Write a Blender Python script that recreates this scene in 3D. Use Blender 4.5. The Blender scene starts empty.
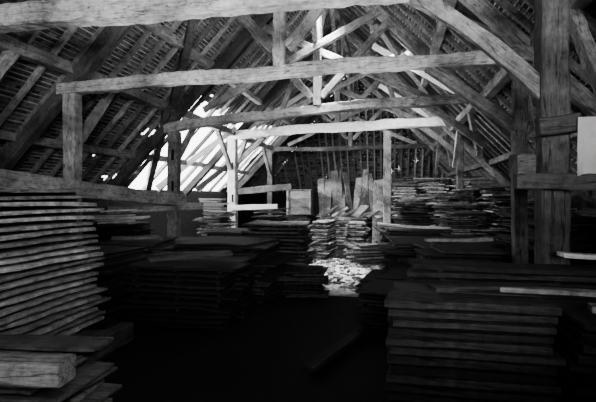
import bpy, math, random
from mathutils import Vector, Matrix, noise
R=random.Random(7)
S=bpy.context.scene
COL=S.collection
EYE=1.7
XC=-1.47; ZR=7.26; M=1.035; HW=5.2
Y0=-4.0; YR=19.5; YE=24.0

# ---------------------------------------------------------------- materials
def wood(name,dark,light,stretch=(1.6,16,16),rough=.85,bump=.9,island=False,var=.35,crack=True):
    m=bpy.data.materials.new(name); m.use_nodes=True
    nt=m.node_tree; N=nt.nodes; L=nt.links; N.clear()
    out=N.new('ShaderNodeOutputMaterial'); b=N.new('ShaderNodeBsdfPrincipled')
    b.inputs['Roughness'].default_value=rough
    b.inputs['Specular IOR Level'].default_value=.15
    tc=N.new('ShaderNodeTexCoord'); mp=N.new('ShaderNodeMapping'); mp.inputs['Scale'].default_value=stretch
    n1=N.new('ShaderNodeTexNoise'); n1.inputs['Scale'].default_value=4.0; n1.inputs['Detail'].default_value=10; n1.inputs['Roughness'].default_value=.78
    n2=N.new('ShaderNodeTexNoise'); n2.inputs['Scale'].default_value=11.0; n2.inputs['Detail'].default_value=8; n2.inputs['Roughness'].default_value=.75
    L.new(tc.outputs['Object'],mp.inputs['Vector']); L.new(mp.outputs[0],n1.inputs['Vector']); L.new(tc.outputs['Object'],n2.inputs['Vector'])
    mx=N.new('ShaderNodeMath'); mx.operation='MULTIPLY_ADD'; mx.inputs[1].default_value=.5
    ms=N.new('ShaderNodeMath'); ms.operation='MULTIPLY'; ms.inputs[1].default_value=.5
    L.new(n2.outputs['Fac'],ms.inputs[0]); L.new(n1.outputs['Fac'],mx.inputs[0]); L.new(ms.outputs[0],mx.inputs[2])
    cr=N.new('ShaderNodeValToRGB'); cr.color_ramp.elements[0].position=.39; cr.color_ramp.elements[1].position=.61
    cr.color_ramp.elements[0].color=(dark,dark,dark,1); cr.color_ramp.elements[1].color=(light,light,light,1)
    L.new(mx.outputs[0],cr.inputs[0])
    if island:
        g=N.new('ShaderNodeNewGeometry'); src=g.outputs['Random Per Island']
    else:
        g=N.new('ShaderNodeObjectInfo'); src=g.outputs['Random']
    mr=N.new('ShaderNodeMapRange'); mr.inputs['To Min'].default_value=1-var; mr.inputs['To Max'].default_value=1+var
    L.new(src,mr.inputs['Value'])
    vm=N.new('ShaderNodeVectorMath'); vm.operation='SCALE'
    L.new(cr.outputs[0],vm.inputs[0]); L.new(mr.outputs[0],vm.inputs['Scale'])
    last=vm.outputs[0]
    if crack:
        mp2=N.new('ShaderNodeMapping'); mp2.inputs['Scale'].default_value=(.5*stretch[0]/2,stretch[1]*.5,stretch[2]*.5)
        n3=N.new('ShaderNodeTexNoise'); n3.inputs['Scale'].default_value=1.6; n3.inputs['Detail'].default_value=2
        L.new(tc.outputs['Object'],mp2.inputs['Vector']); L.new(mp2.outputs[0],n3.inputs['Vector'])
        a=N.new('ShaderNodeMath');a.operation='SUBTRACT';a.inputs[1].default_value=.5
        a2=N.new('ShaderNodeMath');a2.operation='ABSOLUTE'
        r3=N.new('ShaderNodeMapRange');r3.inputs['From Max'].default_value=.016;r3.inputs['To Min'].default_value=.15;r3.inputs['To Max'].default_value=1
        L.new(n3.outputs['Fac'],a.inputs[0]);L.new(a.outputs[0],a2.inputs[0]);L.new(a2.outputs[0],r3.inputs['Value'])
        n4=N.new('ShaderNodeTexNoise'); n4.inputs['Scale'].default_value=1.6; n4.inputs['Detail'].default_value=4
        L.new(tc.outputs['Object'],n4.inputs['Vector'])
        r4=N.new('ShaderNodeMapRange');r4.inputs['From Min'].default_value=.35;r4.inputs['From Max'].default_value=.62;r4.inputs['To Min'].default_value=.45;r4.inputs['To Max'].default_value=1.2
        L.new(n4.outputs['Fac'],r4.inputs['Value'])
        mm=N.new('ShaderNodeMath');mm.operation='MULTIPLY';L.new(r3.outputs[0],mm.inputs[0]);L.new(r4.outputs[0],mm.inputs[1])
        v2=N.new('ShaderNodeVectorMath');v2.operation='SCALE'
        L.new(last,v2.inputs[0]);L.new(mm.outputs[0],v2.inputs['Scale']);last=v2.outputs[0]
    L.new(last,b.inputs['Base Color'])
    bp=N.new('ShaderNodeBump'); bp.inputs['Strength'].default_value=bump; bp.inputs['Distance'].default_value=.025
    L.new(mx.outputs[0],bp.inputs['Height']); L.new(bp.outputs[0],b.inputs['Normal'])
    L.new(b.outputs[0],out.inputs[0])
    return m
M_beam=wood('hewn_oak',.04,.26)
M_beam_light=wood('weathered_light_oak',.06,.36)
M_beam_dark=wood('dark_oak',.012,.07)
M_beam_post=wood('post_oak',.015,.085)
M_beam_sunlit=wood('sunlit_oak',.45,.85,crack=False)  # paler copy of the oak, sunlight put into the colour
M_rafter=wood('rafter_wood',.02,.16,var=.7,crack=False)
M_rafter_hip=wood('hip_rafter_wood',.08,.32,var=.7,crack=False)
M_plank=wood('sawn_plank',.035,.33,var=.55)
M_plank_low=wood('rough_low_plank',.02,.17,var=.6)
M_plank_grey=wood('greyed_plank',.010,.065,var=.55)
M_plank_dark=wood('dark_plank',.005,.035,var=.6)  # very dark plank tone
M_plank_black=wood('shaded_plank',.0015,.008,var=.6)  # near-black plank copy, shade put into the colour
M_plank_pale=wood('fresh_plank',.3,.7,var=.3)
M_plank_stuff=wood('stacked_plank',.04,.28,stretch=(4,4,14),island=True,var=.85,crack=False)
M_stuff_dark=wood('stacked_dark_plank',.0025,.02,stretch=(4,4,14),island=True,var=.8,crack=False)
M_offcut=wood('offcut_wood',.03,.28,stretch=(6,6,6),island=True,var=.8,crack=False)
M_stick=wood('stick_wood',.006,.02,crack=False)
M_tile=wood('clay_tile',.025,.12,stretch=(6,6,6),island=True,var=.8,bump=.2,crack=False)
M_batten=wood('batten_wood',.10,.40,stretch=(6,1,6),island=True,var=.6,crack=False)
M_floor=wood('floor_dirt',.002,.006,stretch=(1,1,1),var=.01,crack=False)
M_wall=wood('rubble_wall',.01,.04,stretch=(3,3,3),var=.01,crack=False)
M_lit_heap=wood('lit_heap',.10,.42,stretch=(2,2,2),var=.05,bump=.6,crack=False)  # pale colour stands in for light on the floor
M_cloth=wood('grey_white_cloth',.25,.35,stretch=(1,1,1),var=.02,bump=.1,crack=False)
M_black=wood('mortise_shade',.001,.003,crack=False)

def newobj(name,verts,faces,mats,label=None,cat=None,group=None,kind=None,parent=None,matrix=None,mi=None):
    me=bpy.data.meshes.new(name); me.from_pydata(verts,[],faces)
    for m in (mats if isinstance(mats,(list,tuple)) else [mats]): me.materials.append(m)
    if mi: me.polygons.foreach_set('material_index',mi)
    me.update()
    o=bpy.data.objects.new(name,me); COL.objects.link(o)
    if matrix is not None: o.matrix_world=matrix
    if parent is not None:
        o.parent=parent
        if matrix is not None: o.matrix_local=parent.matrix_basis.inverted()@matrix
    tag(o,label,cat,group,kind)
    return o
def tag(o,label=None,cat=None,group=None,kind=None):
    if label:o['label']=label
    if cat:o['category']=cat
    if group:o['group']=group
    if kind:o['kind']=kind
def frame(p0,p1,roll=0):
    p0=Vector(p0);p1=Vector(p1);x=(p1-p0).normalized()
    up=Vector((0,0,1)) if abs(x.z)<.95 else Vector((0,1,0))
    y=up.cross(x).normalized(); z=x.cross(y)
    m=Matrix((x,y,z)).transposed().to_4x4(); m.translation=p0
    return m@Matrix.Rotation(roll,4,'X')
def beam_geo(L,w,h,bow=0,rough=.012,cham=.09,seed=0,taper=0,side=0):
    n=max(4,int(L/.10)); V=[];F=[]
    hw=w/2;hh=h/2;c=min(hw,hh)*cham*2
    sec=[(-hw+c,-hh),(0,-hh),(hw-c,-hh),(hw,-hh+c),(hw,0),(hw,hh-c),(hw-c,hh),(0,hh),(-hw+c,hh),(-hw,hh-c),(-hw,0),(-hw,-hh+c)]
    K=len(sec)
    for i in range(n+1):
        t=i/n; x=L*t; k=1-taper*t
        bz=bow*4*t*(1-t)+ (noise.noise(Vector((x*.6,seed*3.1,0)))*rough*2.2)
        by=side*4*t*(1-t)+ noise.noise(Vector((x*.6,seed*3.1,9)))*rough*2.2
        for j,(y,z) in enumerate(sec):
            d=noise.noise(Vector((x*1.6,y*5+seed,z*5)))*rough*1.0+noise.noise(Vector((x*7,y*11+seed,z*11)))*rough*.8
            V.append((x,y*k*(1+d/hw)+by,z*k*(1+d/hh)+bz))
    for i in range(n):
        for j in range(K):
            a=i*K+j;b=i*K+(j+1)%K
            F.append((a,b,b+K,a+K))
    F.append(tuple(range(K-1,-1,-1)));F.append(tuple(n*K+j for j in range(K)))
    return V,F
BS=[0]
def beam(name,p0,p1,w,h,mat=None,bow=0,parent=None,roll=0,taper=0,side=0,rough=.011,**k):
    BS[0]+=1
    L=(Vector(p1)-Vector(p0)).length
    V,F=beam_geo(L,w,h,bow,rough=rough,seed=BS[0],taper=taper,side=side)
    return newobj(name,V,F,mat or M_beam,parent=parent,matrix=frame(p0,p1,roll),**k)
def box(V,F,mat,sx,sy,sz):
    b=len(V)
    for x in(-.5,.5):
        for y in(-.5,.5):
            for z in(-.5,.5): V.append(tuple(mat@Vector((x*sx,y*sy,z*sz))))
    for f in((0,1,3,2),(4,6,7,5),(0,4,5,1),(2,3,7,6),(0,2,6,4),(1,5,7,3)): F.append(tuple(b+i for i in f))

# ---------------------------------------------------------------- shell
V=[];F=[];nx=30;ny=50
for i in range(nx+1):
    for j in range(ny+1):
        x=-9+15*i/nx;y=-5+31*j/ny
        V.append((x,y,-.02+.02*noise.noise(Vector((x,y,0)))))
for i in range(nx):
    for j in range(ny):
        a=i*(ny+1)+j;F.append((a,a+ny+1,a+ny+2,a+1))
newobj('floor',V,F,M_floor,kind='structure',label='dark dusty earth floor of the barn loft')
def wallbox(name,x0,x1,y0,y1,z0,z1,lab):
    V=[];F=[];box(V,F,Matrix.Translation(((x0+x1)/2,(y0+y1)/2,(z0+z1)/2)),x1-x0,y1-y0,z1-z0)
    return newobj(name,V,F,M_wall,kind='structure',label=lab)
ZE=ZR-M*HW
XL=XC-HW; XRr=XC+HW
wallbox('wall_left',XL-.3,XL,Y0,YE,0,ZE-.02,'low rubble wall under the eaves')
wallbox('wall_right',XRr,XRr+.3,Y0,YE,0,ZE+.02,'low rubble wall under the eaves')
wallbox('wall_back',XL,XRr,YE,YE+.3,0,ZE+.12,'low dark end wall under the hipped roof')
newobj('wall_front',[(XL,Y0,0),(XRr,Y0,0),(XRr,Y0,ZE),(XC,Y0,ZR),(XL,Y0,ZE)],[(0,1,2,3,4)],M_wall,kind='structure',label='dark gable wall')

# tiles & battens
SL=HW*math.sqrt(1+M*M); cd=1/math.sqrt(1+M*M); sd=M*cd
V=[];F=[];MI=[]
def slope_frame(side,s,y,off):
    d=Vector((side*cd,0,-sd)); n=Vector((side*sd,0,cd))
    p=Vector((XC,y,ZR))+d*s+n*off
    return p,d,n
rt=R
def addbox(mat,a,b,c,mi):
    box(V,F,mat,a,b,c); MI.extend([mi]*6)
def openness(y,dx):
    e=noise.noise(Vector((y*1.5,dx*1.4,3)))
    top=3.1-max(0,(y-13))*.08
    return min(y-10.3+e*.6, 17.8-y+e*.5, (dx-top)*1.2+e*.3)
def hole(side,s,y):
    dx=s*cd
    if side<0:
        o=openness(y,dx)
        if o>.0: return True
        if o>-.25: return rt.random()<.3
        if 8.4<y<=10.4 and dx>3.5:
            return (math.sin(y*4.1)+math.sin(s*9+y*2))>1.3 or rt.random()<.03
        if 6.6<y<8.6 and 3.9<dx<4.9: return rt.random()<.04
        return rt.random()<.0018
    return rt.random()<.0008
row=.08;tw=.15
YS=1.0
for side in(-1,1):
    k=0
    s=.06
    while s<SL+.1:
        yend=YR+(YE-YR)*min(1,s/SL)
        y=Y0+(.085 if k%2 else 0)
        while y<yend:
            w=tw if y>YS else tw*4
            if not hole(side,s,y):
                p,d,n=slope_frame(side,s+.05,y+w/2,.06+rt.uniform(-.003,.003))
                yy=Vector((0,1,0)); m=Matrix((d,yy,d.cross(yy))).transposed().to_4x4(); m.translation=p
                m=m@Matrix.Rotation(.08+rt.uniform(-.02,.02),4,'Y')@Matrix.Rotation(rt.uniform(-.012,.012),4,'Z')
                addbox(m,.19,w-.003,.012,0)
            y+=w
        y=Y0
        while y<yend:
            l=min(rt.uniform(1.6,3.0),yend-y)
            if not(side<0 and openness(y+l*.5,s*cd)>-.4):
                p,d,n=slope_frame(side,s+rt.uniform(-.004,.004),y+l/2,.024)
                yy=Vector((0,1,0)); m=Matrix((d,yy,d.cross(yy))).transposed().to_4x4(); m.translation=p
                addbox(m@Matrix.Rotation(rt.uniform(-.002,.002),4,'Z'),.014,l,.014,1)
            y+=l
        s+=row;k+=1
hd=Vector((0,YE-YR,ZE-ZR)); HL=hd.length; hd.normalize()
s=.1
while s<HL:
    half=HW*s/HL; x=-half
    p0=Vector((XC,YR,ZR))+hd*s
    xx=Vector((1,0,0)); nn=xx.cross(hd)
    if nn.z<0: nn=-nn
    m=Matrix((xx,hd,nn)).transposed().to_4x4()
    while x<half:
        if rt.random()>.004:
            mm=m.copy(); mm.translation=p0+xx*(x+.12)+nn*.08+hd*.05
            addbox(mm@Matrix.Rotation(rt.uniform(-.01,.01),4,'Z')@Matrix.Rotation(-.08,4,'X'),.236,.28,.016,0)
        x+=.24
    mm=m.copy(); mm.translation=p0+nn*.03
    addbox(mm,half*2,.02,.02,0)
    s+=.16
newobj('ceiling',V,F,[M_tile,M_batten],kind='structure',label='clay tile roof seen from beneath on thin wooden battens',mi=MI)

y=1.0;k=0
while y<YE-.4:
    for side in(-1,1):
        s0=0 if y<YR else SL*(y-YR)/(YE-YR)
        s1=SL; mt=M_rafter;w=.065
        if side<0 and 10.2<y<17.8:
            if k%2: s1=(2.95+R.uniform(0,.4)-max(0,y-13)*.07)/cd
            else: mt=(M_beam_dark,M_rafter)[k%4//2]; w=.10
        p,_,_=slope_frame(side,s0,y,-.06); q,_,_=slope_frame(side,s1,y+R.uniform(-.04,.04),-.06)
        beam('common_rafter',p,q,w,.085,mt,rough=.004,label='thin rough common rafter carrying roof battens',cat='rafter',group='common rafters under the tiled roof')
    y+=.47;k+=1
x=-HW+.4
while x<HW-.3:
    t=abs(x)/HW
    p=Vector((XC+x,YR+(YE-YR)*t,ZR+(ZE-ZR)*t-.06)); q=Vector((XC+x,YE,ZE-.06))
    beam('common_rafter',p,q,.07,.09,M_rafter_hip,rough=.008,label='thin rough rafter on the hipped end of the roof',cat='rafter',group='hip rafters at the end of the roof')
    x+=.33

# ---------------------------------------------------------------- trusses
PZ=ZR-.42
def pz(dx): return PZ-M*abs(dx)
def truss(y,xl,xr,zl,zr,mat,th,label,postmat=None,bow=0,pw=.26,king=True,kmat=None,yr=None,kneeL=True,kneeR=True,princ=None,kneemat=None,extra=False,rpm=None,kw=(.12,.14),mort=(),rpw=None,rpost=True,scissor=False,prx=None,smat=None,kbow=.01,kl=.95,kx=1.15):
    yr=yr if yr is not None else y
    e=bpy.data.objects.new('roof_truss',None); COL.objects.link(e); e.location=(XC,y,0)
    bpy.context.view_layer.update()
    tag(e,label,'roof truss','timber trusses of the barn')
    zl+=EYE;zr+=EYE; pm=postmat or mat; princ=princ or M_beam_dark
    smat=smat or kmat or M_beam
    beam('tie_beam',(xl-.2,y,zl),(xr+.33,yr,zr),th*.95,th,mat,bow=bow,parent=e,rough=.022)
    beam('post',(xl,y,0),(xl,y,zl-th*.45),pw,pw,pm,parent=e)
    rp=rpw or pw
    if rpost: beam('post',(prx or xr,yr,0),(prx or xr,yr,zr-th*.45),rp,rp,rpm or pm,parent=e)
    for (px,mz) in mort:
        V=[];F=[];box(V,F,Matrix.Identity(4),.06,.012,.24)
        newobj('mortise_shade_patch',V,F,M_black,parent=e,matrix=Matrix.Translation((px,y-pw/2-.006,mz+EYE)))  # raised black box painting the shade of a mortise recess
    ym=(y+yr)/2
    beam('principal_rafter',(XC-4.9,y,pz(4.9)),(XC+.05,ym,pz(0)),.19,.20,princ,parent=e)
    beam('principal_rafter',(XC+4.9,yr,pz(4.9)),(XC-.05,ym,pz(0)),.17,.18,M_beam,parent=e)
    zm=(zl+zr)/2
    if king:
        beam('king_post',(XC,ym,zm+bow+th*.4),(XC,ym,pz(0)-.1),.16,.16,kmat or mat,parent=e)
        for s in(-1,1):
            beam('strut',(XC+s*.1,ym,zm+.35),(XC+s*1.45,ym,pz(1.45)-.1),.12,.14,smat,parent=e)
            if extra:
                beam('strut',(XC+s*1.9,ym,zm+.1),(XC+s*1.3,ym,pz(1.3)-.1),.11,.13,smat,parent=e)
            if scissor:
                beam('scissor_brace',(XC+s*2.5,ym+.14*s,zm+.15),(XC-s*1.3,ym+.14*s,pz(1.3)-.05),.11,.14,M_beam_light if s>0 else M_beam,parent=e)
    if kneeR: beam('knee_brace',(xr-.05,yr,zr-kl),(xr-kx,y+(yr-y)*.8,zr-.08),kw[0],kw[1],kneemat or smat,bow=kbow,parent=e)
    if kneeL: beam('knee_brace',(xl+.05,y,zl-.95),(xl+1.0,y,zl-.08),.12,.14,M_beam,bow=.01,parent=e)
    return e
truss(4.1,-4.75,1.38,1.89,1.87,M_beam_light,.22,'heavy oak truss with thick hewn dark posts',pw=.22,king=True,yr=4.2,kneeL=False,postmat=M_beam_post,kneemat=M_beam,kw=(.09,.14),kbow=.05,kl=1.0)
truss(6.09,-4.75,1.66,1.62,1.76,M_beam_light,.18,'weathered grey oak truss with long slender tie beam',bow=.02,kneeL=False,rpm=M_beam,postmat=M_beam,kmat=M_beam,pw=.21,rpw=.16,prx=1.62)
truss(9.44,-4.75,1.93,1.52,1.92,M_beam,.20,'oak truss with slightly arched tie beam',bow=.10,kneeL=False,pw=.24,rpost=False,mort=((-4.72,.9),(-4.72,0.2)),scissor=True)
truss(13.4,-4.75,2.0,1.84,2.10,M_beam_sunlit,.25,'oak truss coloured sunlit pale beside the roof opening',bow=.05,kmat=M_beam,postmat=M_beam_sunlit,extra=True,rpm=M_beam_post,rpw=.18,mort=((-4.72,.9),(-4.72,-.1)),scissor=True)
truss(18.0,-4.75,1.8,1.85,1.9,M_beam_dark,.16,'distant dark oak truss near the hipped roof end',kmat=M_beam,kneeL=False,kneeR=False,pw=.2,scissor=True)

def purlin(x,z,w,h,mat,lab,y0=.6,y1=22):
    ys=[y0,4.1,9.4,13.4,18.0,y1]
    for a,b in zip(ys[:-1],ys[1:]):
        beam('purlin',(x+R.uniform(-.03,.03),a,z+R.uniform(-.03,.03)),(x+R.uniform(-.03,.03),b+.15,z+R.uniform(-.03,.03)),w,h,mat,label=lab,cat='purlin',group='purlins along the barn roof')
for s in(-1,1):
    purlin(XC+s*3.28,EYE+1.93,.18,.18,M_beam,'squared plate running along the post tops')
    purlin(XC+s*2.4,pz(2.4)+.2,.15,.15,M_beam,'long purlin under the rafters',y1=21)
    purlin(XC+s*1.1,pz(1.1)+.2,.13,.13,M_beam,'high purlin near the ridge',y1=19.8)
    purlin(XC+s*4.27,pz(4.27)+.2,.14,.14,M_beam,'low purlin above the aisle',y1=22.8)
beam('ridge_beam',(XC,.6,ZR-.25),(XC,YR,ZR-.25),.15,.2,M_beam,label='long ridge beam under the tiles',cat='beam')
for y in(6.09,9.44,13.4,18.0):
    for s in(-1,1):
        beam('ridge_brace',(XC,y+s*.1,4.9),(XC,y+s*1.5,ZR-.40),.11,.13,M_beam if s<0 else M_beam_sunlit,label='diagonal brace from king post to ridge',cat='brace',group='ridge braces')
for (s,y,dy,d0,d1,mt) in((1,6.3,2.6,3.2,1.1,M_beam),(1,9.7,2.9,3.2,1.1,M_beam_sunlit),(1,13.2,-2.6,3.2,1.2,M_beam),(1,13.7,3,3.2,1.2,M_beam_sunlit),
                    (-1,9.2,-2.6,3.2,1.2,M_beam_dark),(-1,13.7,2.8,3.2,1.2,M_beam_sunlit),
                    (-1,11.2,-2.2,4.9,3.2,M_beam_dark),(-1,11.6,1.5,4.9,3.1,M_beam_sunlit),(-1,14.3,1.8,4.9,3.0,M_beam_dark)):
    beam('wind_brace',(XC+s*d0,y,pz(d0)+.12),(XC+s*d1,y+dy,pz(d1)+.12),.15,.17,mt,label='slanting brace under the roof slope',cat='brace',group='roof slope braces')
for (y,dy) in((9.6,1.6),(13.2,-1.7),(13.6,1.7),(18,-1.8),(6.2,1.4),(4.2,1.2)):
    for s in(-1,1):
        beam('wind_brace',(XC+s*3.28,y,EYE+.8),(XC+s*3.28,y+dy*.65,EYE+1.85),.11,.14,M_beam if y<9 or s>0 else M_beam_light,label='short diagonal brace between post and plate',cat='brace',group='arcade braces')
beam('wall_rail',(-4.62,3.2,EYE+.30),(-4.60,9.6,EYE-.13),.17,.25,M_beam_light,bow=-.02,label='long grey rail fixed across the side posts',cat='beam')
beam('wall_rail',(-5.6,8.2,EYE-.32),(-4.3,9.9,EYE-.26),.14,.16,M_beam,label='short grey rail resting beside a post',cat='beam')
beam('wall_rail',(-4.75,13.4,EYE+.1),(-2.9,13.5,EYE+.24),.16,.2,M_beam,label='short cross rail braced to the pale post',cat='beam')
beam('wall_rail',(-4.75,13.3,EYE-.4),(-3.3,13.3,EYE-.36),.14,.16,M_beam_sunlit,label='low rail coloured sunlit pale beside the post',cat='beam')
beam('cross_rail',(1.02,3.97,EYE+.12),(2.5,4.0,EYE+.08),.12,.13,M_beam_post,label='horizontal rail notched to the big dark post',cat='beam')
beam('cross_rail',(1.10,4.35,EYE+.27),(1.5,4.40,EYE+.27),.2,.20,M_beam_post,label='short thick timber stub beside the dark post',cat='beam')
beam('cross_rail',(1.20,3.99,EYE+.55),(1.5,3.99,EYE+.58),.12,.14,M_beam_post,label='dark wooden block pegged to the big post',cat='beam')
beam('support_post',(-.02,13.42,0),(-.02,13.42,EYE+1.86),.22,.2,M_beam_light,label='slim grey support post under the pale tie beam',cat='post')
V=[];F=[]
for i in range(13):
    for j in range(13):
        u=i/12;v=j/12
        x=1.46+.5*u; z=EYE+.15+.46*v+.02*math.sin(u*9)*(1-v)
        yy=3.88+.02*math.sin(u*14+v*2)*(1.2-v)+.05*u
        V.append((x,yy,z))
for i in range(12):
    for j in range(12):
        a=i*13+j;F.append((a,a+13,a+14,a+1))
o=newobj('hanging_cloth',V,F,M_cloth,label='pale cloth sheet hung beside the dark post',cat='cloth')
md=o.modifiers.new('s','SOLIDIFY');md.thickness=.008

# ---------------------------------------------------------------- planks
def plank_geo(L,W,T,seed,n=9,waney=1):
    V=[];F=[]
    b0=R.uniform(-.014,.014)*L*waney
    e0=R.uniform(-.08,.08)*W;e1=R.uniform(-.08,.08)*W
    for i in range(n+1):
        t=i/n;x=(t-.5)*L
        w1=W/2*(1+waney*(.2*noise.noise(Vector((x*1.8,seed*7.3,0)))+.08*noise.noise(Vector((x*8,seed*7.3,0))))); w2=W/2*(1+waney*(.2*noise.noise(Vector((x*1.8,seed*7.3,5)))+.08*noise.noise(Vector((x*8,seed*7.3,5)))))
        cy=waney*.03*noise.noise(Vector((x*.9,seed*3,2)))
        bz=b0*(4*t*(1-t)-.5)+.010*waney*noise.noise(Vector((x*2,seed,7)))
        tt=T*(1+.25*noise.noise(Vector((x*4,seed,3))))
        sk=e0 if i==0 else (e1 if i==n else 0)
        for (y,z) in((-w1,-tt/2),(w2,-tt/2),(w2*.99,tt/2),(-w1*.99,tt/2)):
            V.append((x+sk*(1 if y>0 else -1),y+cy,z+bz))
    for i in range(n):
        for j in range(4):
            a=i*4+j;b=i*4+(j+1)%4;F.append((a,b,b+4,a+4))
    F.append((3,2,1,0));F.append(tuple(n*4+j for j in range(4)))
    return V,F
VAR={}
def variant(mat,kind,L,W,T,wn):
    key=(mat.name,kind)
    if key not in VAR:
        VAR[key]=[]
        for i in range(12):
            V,F=plank_geo(L,W,T,R.uniform(0,99),n=26,waney=wn)
            me=bpy.data.meshes.new('wooden_plank');me.from_pydata(V,[],F);me.materials.append(mat);me.update();VAR[key].append(me)
    return R.choice(VAR[key])
def plank_obj(mat,kind,L,W,T,mw,label,group,name='wooden_plank',wn=1):
    me=variant(mat,kind,L,W,T,wn)
    o=bpy.data.objects.new(name,me);COL.objects.link(o);o.matrix_world=mw
    o.scale=(R.uniform(1-.1*wn,1+.06*wn),R.uniform(1-.1*wn,1.0),R.uniform(.75,1.1))
    tag(o,label,'plank',group);return o
SV=[];SF=[];SM=[];TV=[];TF=[]
def stack(x0,x1,y0,y1,z0,z1,along,mat,label,rot=0,pitch=.072,T=.036,pw=.42,jit=.06,ind=True,group=None,skew=0,wn=1):
    cx=(x0+x1)/2;cy=(y0+y1)/2
    base=Matrix.Translation((cx,cy,0))@Matrix.Rotation(rot,4,'Z')
    lx,ly=(x1-x0),(y1-y0)
    if along=='y': base=base@Matrix.Rotation(math.pi/2,4,'Z'); lx,ly=ly,lx
    nw=max(1,round(ly/pw)); w=ly/nw
    nl=max(1,int((z1-z0)/pitch))
    key='%s%.1f%.1f'%(along,lx,w)
    driftx=0
    for l in range(nl):
        z=z0+pitch*l+pitch-T/2
        driftx+=R.uniform(-.3,.3)*jit; driftx*=.8
        for k in range(nw):
            m=base@Matrix.Translation((R.uniform(-jit,jit)+driftx,-ly/2+w*(k+.5)+R.uniform(-.02,.02)*min(1,wn*1.2),z))@Matrix.Rotation(R.uniform(-.025,.025)*wn,4,'Z')@Matrix.Rotation(skew,4,'Y')
            if ind: plank_obj(mat,key,lx*.97,w*.95,T,m,label,group,wn=wn)
            else:
                V,F=plank_geo(lx*R.uniform(.75,1.06),w*.95,T,R.uniform(0,99),n=7)
                b=len(SV);SV.extend(tuple(m@Vector(v)) for v in V);SF.extend(tuple(b+i for i in f) for f in F);SM.extend([mat]*len(F))
        for sx in(-.38,0,.38):
            m=base@Matrix.Translation((lx*sx+R.uniform(-.03,.03),0,z-T/2-(pitch-T)/2))
            box(TV,TF,m,.035,ly*.80,pitch-T)
stack(-4.15,-2.86,1.7,4.2,.36,1.76,'y',M_plank,'rough waney plank in a tall seasoning stack',group='planks in the tall seasoning stack',pw=.65,jit=.08,pitch=.0635,rot=.02,T=.030,wn=.75)
stack(-3.4,-1.66,1.92,2.5,.15,.80,'x',M_plank_low,'rough plank in a low uneven pile',group='planks in the low uneven pile',pw=.6,jit=.06,pitch=.034,rot=.05,T=.019)
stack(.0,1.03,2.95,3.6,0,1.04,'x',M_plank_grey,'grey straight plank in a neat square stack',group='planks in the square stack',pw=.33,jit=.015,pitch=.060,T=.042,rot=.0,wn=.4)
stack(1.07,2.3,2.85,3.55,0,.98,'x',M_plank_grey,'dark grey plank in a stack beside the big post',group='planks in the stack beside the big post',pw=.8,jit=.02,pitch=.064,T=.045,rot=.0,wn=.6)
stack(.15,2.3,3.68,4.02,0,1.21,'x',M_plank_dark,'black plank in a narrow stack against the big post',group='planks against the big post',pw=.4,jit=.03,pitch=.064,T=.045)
stack(-3.4,-1.9,5.2,6.4,0,.82,'x',M_plank_black,'plank coloured black for shade in a low wide stack',group='planks in the low wide stack',pw=.65,jit=.12)
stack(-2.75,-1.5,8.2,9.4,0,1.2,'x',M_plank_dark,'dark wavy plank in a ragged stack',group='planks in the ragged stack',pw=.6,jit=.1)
for yy in(2.0,3.0,3.95):
    beam('bearer_beam',(-4.2,yy,.23),(-2.7,yy,.23),.24,.24,M_beam_dark,label='thick dark bearer beam under the plank stack',cat='beam',group='bearers under the tall stack')
beam('bearer_beam',(-2.75,1.6,.25),(-2.72,4.35,.25),.16,.2,M_beam_dark,label='long dark squared timber on the floor by the stack',cat='beam')
for yy in(2.1,2.4):
    beam('bearer_beam',(-3.3,yy,.07),(-1.75,yy,.07),.12,.14,M_beam_dark,label='dark bearer under the low plank pile',cat='beam',group='bearers under the low pile')
far=[(-4.5,-3.4,6.4,7.8,.95,1),(-4.55,-3.95,10.2,11.4,1.3,0),(-3.3,-2.7,11.0,12.2,1.15,1),(-1.68,-1.28,10.1,11.0,1.1,0),(-.98,-.5,10.3,11.2,1.08,0),
 (-.2,1.05,9.1,10.3,1.02,1),(.2,1.05,14.4,15.5,1.95,0),(1.1,1.7,13.8,15.0,2.1,0),(2.15,2.85,13.4,14.6,2.1,0),(2.15,2.8,11.5,12.6,1.95,0),(2.1,2.85,9.9,10.9,1.75,0),
 (.3,1.4,12.1,13,1.5,1),(-2.4,-.7,15.2,16.4,1.02,0),(-3.5,-2.5,15.0,16.3,1.0,1),(.3,1.5,16.5,17.5,2.2,0),(-.3,.25,15.9,16.9,1.7,0),(2.1,2.9,7.3,8.6,1.45,1),(-1.6,-.6,19,20,1.7,1),(.6,2.2,19,20.2,2.3,1),
 (.55,1.40,5.7,7.2,1.05,1),(-3.4,-1.85,6.7,8.0,.95,1),(-.3,.5,5.4,7.4,.55,1),(2.95,3.4,9.0,10.4,1.5,0),(3.0,3.4,6.6,8.0,1.5,1),(2.95,3.4,11.4,13,1.6,0),(1.15,1.6,11.2,12.3,1.75,0),
 (-4.4,-3.45,5.0,6.2,.95,1),(-1.8,-1.1,7.2,8.0,.45,1),(.0,1.9,7.5,8.8,.95,1),(1.2,1.95,10.2,11.0,1.35,0),(-4.5,-3.6,8.1,9.1,.8,1),(-3.6,-2.8,8.3,9.6,1.0,1),(1.65,2.1,11.6,12.6,1.85,0),(1.72,2.1,14,15,2.0,0),(-6.2,-5.0,7.4,9.2,1.1,1)]
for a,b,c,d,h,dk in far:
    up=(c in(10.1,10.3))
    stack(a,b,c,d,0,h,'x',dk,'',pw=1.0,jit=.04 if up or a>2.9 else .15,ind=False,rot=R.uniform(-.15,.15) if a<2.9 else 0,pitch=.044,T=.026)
newobj('stacked_planks',SV,SF,[M_plank_stuff,M_stuff_dark],kind='stuff',label='many ragged weathered planks piled in seasoning stacks',cat='planks',group='distant plank stacks',mi=SM)
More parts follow.
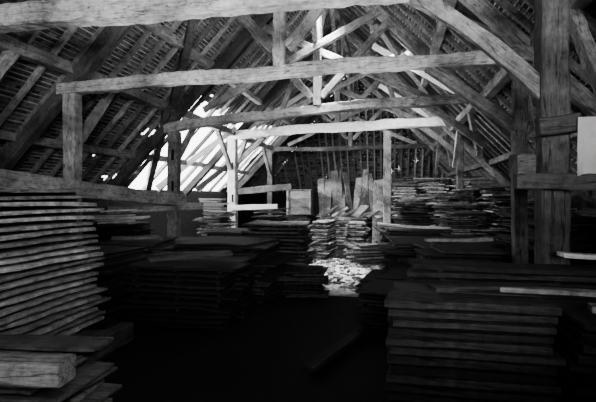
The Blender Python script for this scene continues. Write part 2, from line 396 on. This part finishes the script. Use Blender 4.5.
newobj('spacer_sticks',TV,TF,M_stick,kind='stuff',label='dark spacer sticks between the stacked planks',cat='sticks')

def loose(p0,p1,w,T,mat,lab,group=None,roll=0):
    L=(Vector(p1)-Vector(p0)).length
    V,F=plank_geo(L,w,T,R.uniform(0,99)); V=[(x+L/2,y,z) for x,y,z in V]
    return newobj('wooden_plank',V,F,mat,label=lab,cat='plank',group=group,matrix=frame(p0,p1,roll))
OV=[];OF=[]
def scrap(p0,p1,w,T):
    L=(Vector(p1)-Vector(p0)).length
    V,F=plank_geo(L,w,T,R.uniform(0,99),n=4); m=frame(p0,p1,R.uniform(-.4,.4))
    b=len(OV);OV.extend(tuple(m@Vector((x+L/2,y,z))) for x,y,z in V);OF.extend(tuple(b+i for i in f) for f in F)
beam('timber_block',(-2.2,1.84,.855),(-1.52,1.91,.855),.14,.11,M_beam,label='squared timber block lying on the low pile',cat='timber block',rough=.008)
loose((-2.5,2.2,.84),(-1.65,2.4,.82),.2,.02,M_plank_low,'thin board lying on the low pile')
loose((-3.0,5.25,.88),(-2.1,5.8,.92),.28,.03,M_plank_dark,'grey board lying slantwise on the low wide stack')
loose((-3.2,5.8,.88),(-2.2,6.1,.88),.2,.03,M_plank_dark,'grey board lying on the low wide stack')
loose((-.75,4.2,.04),(-.25,5.7,.06),.13,.04,M_plank_dark,'loose board lying on the dark floor')
loose((-.2,9.2,1.12),(1.2,9.3,1.04),.15,.04,M_plank_pale,'long pale plank on a dark stack')
loose((.5,6.2,1.10),(1.4,6.6,1.09),.12,.04,M_plank,'narrow plank on a stack by the inner post')
loose((1.2,3.0,1.01),(2.3,2.95,1.03),.12,.035,M_plank,'narrow pale plank beside the big post')
loose((.75,3.3,1.06),(1.9,3.2,1.05),.10,.03,M_plank,'pale board lying across the dark stacks')
loose((.3,3.25,1.06),(1.0,3.4,1.06),.16,.025,M_plank_grey,'grey board lying askew on the square stack')
loose((1.3,3.8,1.24),(2.2,3.75,1.24),.13,.03,M_plank_pale,'pale board lying by the big post')
loose((-4.4,6.6,1.0),(-3.8,7.0,1.0),.25,.04,M_plank_low,'short board on top of a stack')
for i in range(6):
    z=1.32+i*.055
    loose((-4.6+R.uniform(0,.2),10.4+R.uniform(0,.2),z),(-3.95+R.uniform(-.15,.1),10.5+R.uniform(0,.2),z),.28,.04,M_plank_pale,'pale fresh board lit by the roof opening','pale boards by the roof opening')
for i in range(6):
    z=1.12+i*.05
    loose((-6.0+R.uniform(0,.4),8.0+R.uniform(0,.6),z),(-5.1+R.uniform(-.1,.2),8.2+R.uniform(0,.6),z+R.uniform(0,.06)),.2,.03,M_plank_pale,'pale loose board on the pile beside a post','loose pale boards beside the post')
for i in range(17):
    x=-2.15+i*.13+R.uniform(-.04,.04)
    loose((x,15.2+R.uniform(-.05,.25),1.0),(x+R.uniform(-.35,.4),16.0,1.0+R.uniform(1.0,1.65)),R.uniform(.12,.25),.03,(M_plank,M_plank_low,M_beam,M_plank)[R.randrange(4)],'rough board leaning upright in a cluster','upright leaning boards')
for i in range(16):
    x=R.uniform(-2.2,.2);a=R.uniform(-1,1)
    scrap((x,14.6+R.uniform(-.3,.3),1.0),(x+.6*math.cos(a),15.2,1.05+.35*abs(math.sin(a))),R.uniform(.08,.18),.03)
loose((-.35,14.7,0.0),(-.3,15.2,2.2),.32,.04,M_plank,'wide board standing against a stack')
for (x,y,z) in ((.5,14.1,1.97),(1.3,13.7,2.12),(2.3,13.3,2.14),(2.3,11.4,1.98),(2.4,9.6,1.76),(.8,12.0,1.52),(.2,15.8,1.74),(.8,16.4,2.24),(-3.0,10.9,1.2),(2.9,9.0,1.52),(1.5,10.2,1.38)):
    for k in range(3):
        a=R.uniform(-.5,.5);l=R.uniform(.3,.55)
        loose((x-l*math.cos(a),y+.5-l*math.sin(a),z+k*.04+R.uniform(0,.03)),(x+l*math.cos(a),y+.5+l*math.sin(a),z+k*.04+R.uniform(0,.10)),R.uniform(.08,.2),.03,M_plank_low,'stray board lying askew on a stack','stray boards on the stacks')
e=bpy.data.objects.new('wooden_crate',None);COL.objects.link(e);e.location=(-3.0,15.5,1.02);tag(e,'pale grey wooden crate with boarded front standing on planks','crate')
bpy.context.view_layer.update()
def part(nm,c,s,mat):
    V=[];F=[];box(V,F,Matrix.Translation((0,0,0)),*s)
    o=newobj(nm,V,F,mat);o.parent=e;o.location=c;md=o.modifiers.new('b','BEVEL');md.width=.01
part('body',(0,0,.42),(.82,.6,.82),M_plank)
part('lid',(0,0,.85),(.9,.68,.04),M_plank)
for i in range(3): part('front_board',(0,-.312,.14+.27*i),(.80,.025,.262),M_plank)
for s in(-1,1): part('corner_post',(s*.39,-.33,.42),(.07,.05,.82),M_plank)
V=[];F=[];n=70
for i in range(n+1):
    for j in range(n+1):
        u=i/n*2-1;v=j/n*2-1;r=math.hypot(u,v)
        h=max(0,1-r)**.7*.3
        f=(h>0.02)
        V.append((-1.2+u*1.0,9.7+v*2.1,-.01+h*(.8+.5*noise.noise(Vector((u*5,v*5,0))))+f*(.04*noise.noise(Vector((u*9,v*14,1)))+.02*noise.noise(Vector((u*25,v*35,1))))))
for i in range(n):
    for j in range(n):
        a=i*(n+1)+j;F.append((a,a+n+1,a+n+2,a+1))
newobj('lit_floor_heap',V,F,M_lit_heap,kind='stuff',label='added heap on the floor, coloured pale like a sunlit patch',cat='lit_heap')  # mound added to imitate the bright lit patch of floor
for i in range(170):
    x=-1.95+R.uniform(0,1.6);y=8.0+R.uniform(0,2.6);z=.02+.26*max(0,1-math.hypot((x+1.2)/1.0,(y-9.7)/2.1));a=R.uniform(0,3.14);l=R.uniform(.02,.16)
    scrap((x-math.cos(a)*l,y-math.sin(a)*l,z+R.uniform(-.01,.04)),(x+math.cos(a)*l,y+math.sin(a)*l,z+.01),R.uniform(.02,.09),.03)
newobj('offcuts',OV,OF,M_offcut,kind='stuff',label='broken wooden offcuts strewn over the pale heap',cat='wood scraps')
for i in range(7):
    z=.35+i*.06
    loose((-.6+R.uniform(-.1,.1),8.8,z),(.15+R.uniform(-.1,.1),9.0,z+.04),.22,.035,M_plank_low,'short plank in a slanted little pile','short planks in the slanted pile')

# ---------------------------------------------------------------- lights
def area(loc,target,size,sy,power,name,spread=180):
    l=bpy.data.lights.new(name,'AREA');l.shape='RECTANGLE';l.size=size;l.size_y=sy;l.energy=power;l.spread=math.radians(spread)
    o=bpy.data.objects.new(name,l);COL.objects.link(o);o.location=loc
    o.rotation_euler=(Vector(target)-Vector(loc)).to_track_quat('-Z','Y').to_euler();return o
area((-8.2,11.5,2.2),(-2,13,3.4),5,2.2,3600,'opening_light')
area((.3,-2.5,2.4),(-1.5,8,5.4),2.0,1.2,310,'timber_fill_light',spread=70)  # added fill behind the camera for the near timbers; no door there
area((.6,-.5,2.9),(-3.2,3,1.2),.8,.8,24,'stack_fill_light',spread=70)  # small added fill for the tall left stack; no hatch there
area((-1.4,6.5,3.2),(-1.4,6.6,7),3.5,5,150,'roof_fill_light')  # added upward lamp brightening the roof underside
area((-1.4,14,3.4),(-1.4,14.1,7),3.5,7,170,'roof_fill_light')  # second added uplight, for the far half of the roof
area((-1.3,9.2,5.6),(-1.25,10.0,0),.6,.6,420,'pile_fill_light',spread=44)  # added lamp under the roof brightening the central heap
area((.2,11.5,5.2),(1.8,13.3,1),.8,.8,200,'pile_fill_light',spread=90)  # added lamp brightening the far right stacks, no gap above
sun=bpy.data.lights.new('sun','SUN');sun.energy=12;sun.angle=.01
so=bpy.data.objects.new('sun',sun);COL.objects.link(so);so.rotation_euler=Vector((.85,.25,-.38)).to_track_quat('-Z','Y').to_euler()
w=bpy.data.worlds.new('world');S.world=w;w.use_nodes=True
w.node_tree.nodes['Background'].inputs[0].default_value=(1,1,1,1);w.node_tree.nodes['Background'].inputs[1].default_value=9.0

cam=bpy.data.cameras.new('camera');cam.sensor_width=36;cam.lens=450/596*36;cam.shift_y=-6/596
co=bpy.data.objects.new('camera',cam);COL.objects.link(co);co.location=(0,0,EYE);co.rotation_euler=(math.pi/2,0,math.radians(11.3))
S.camera=co
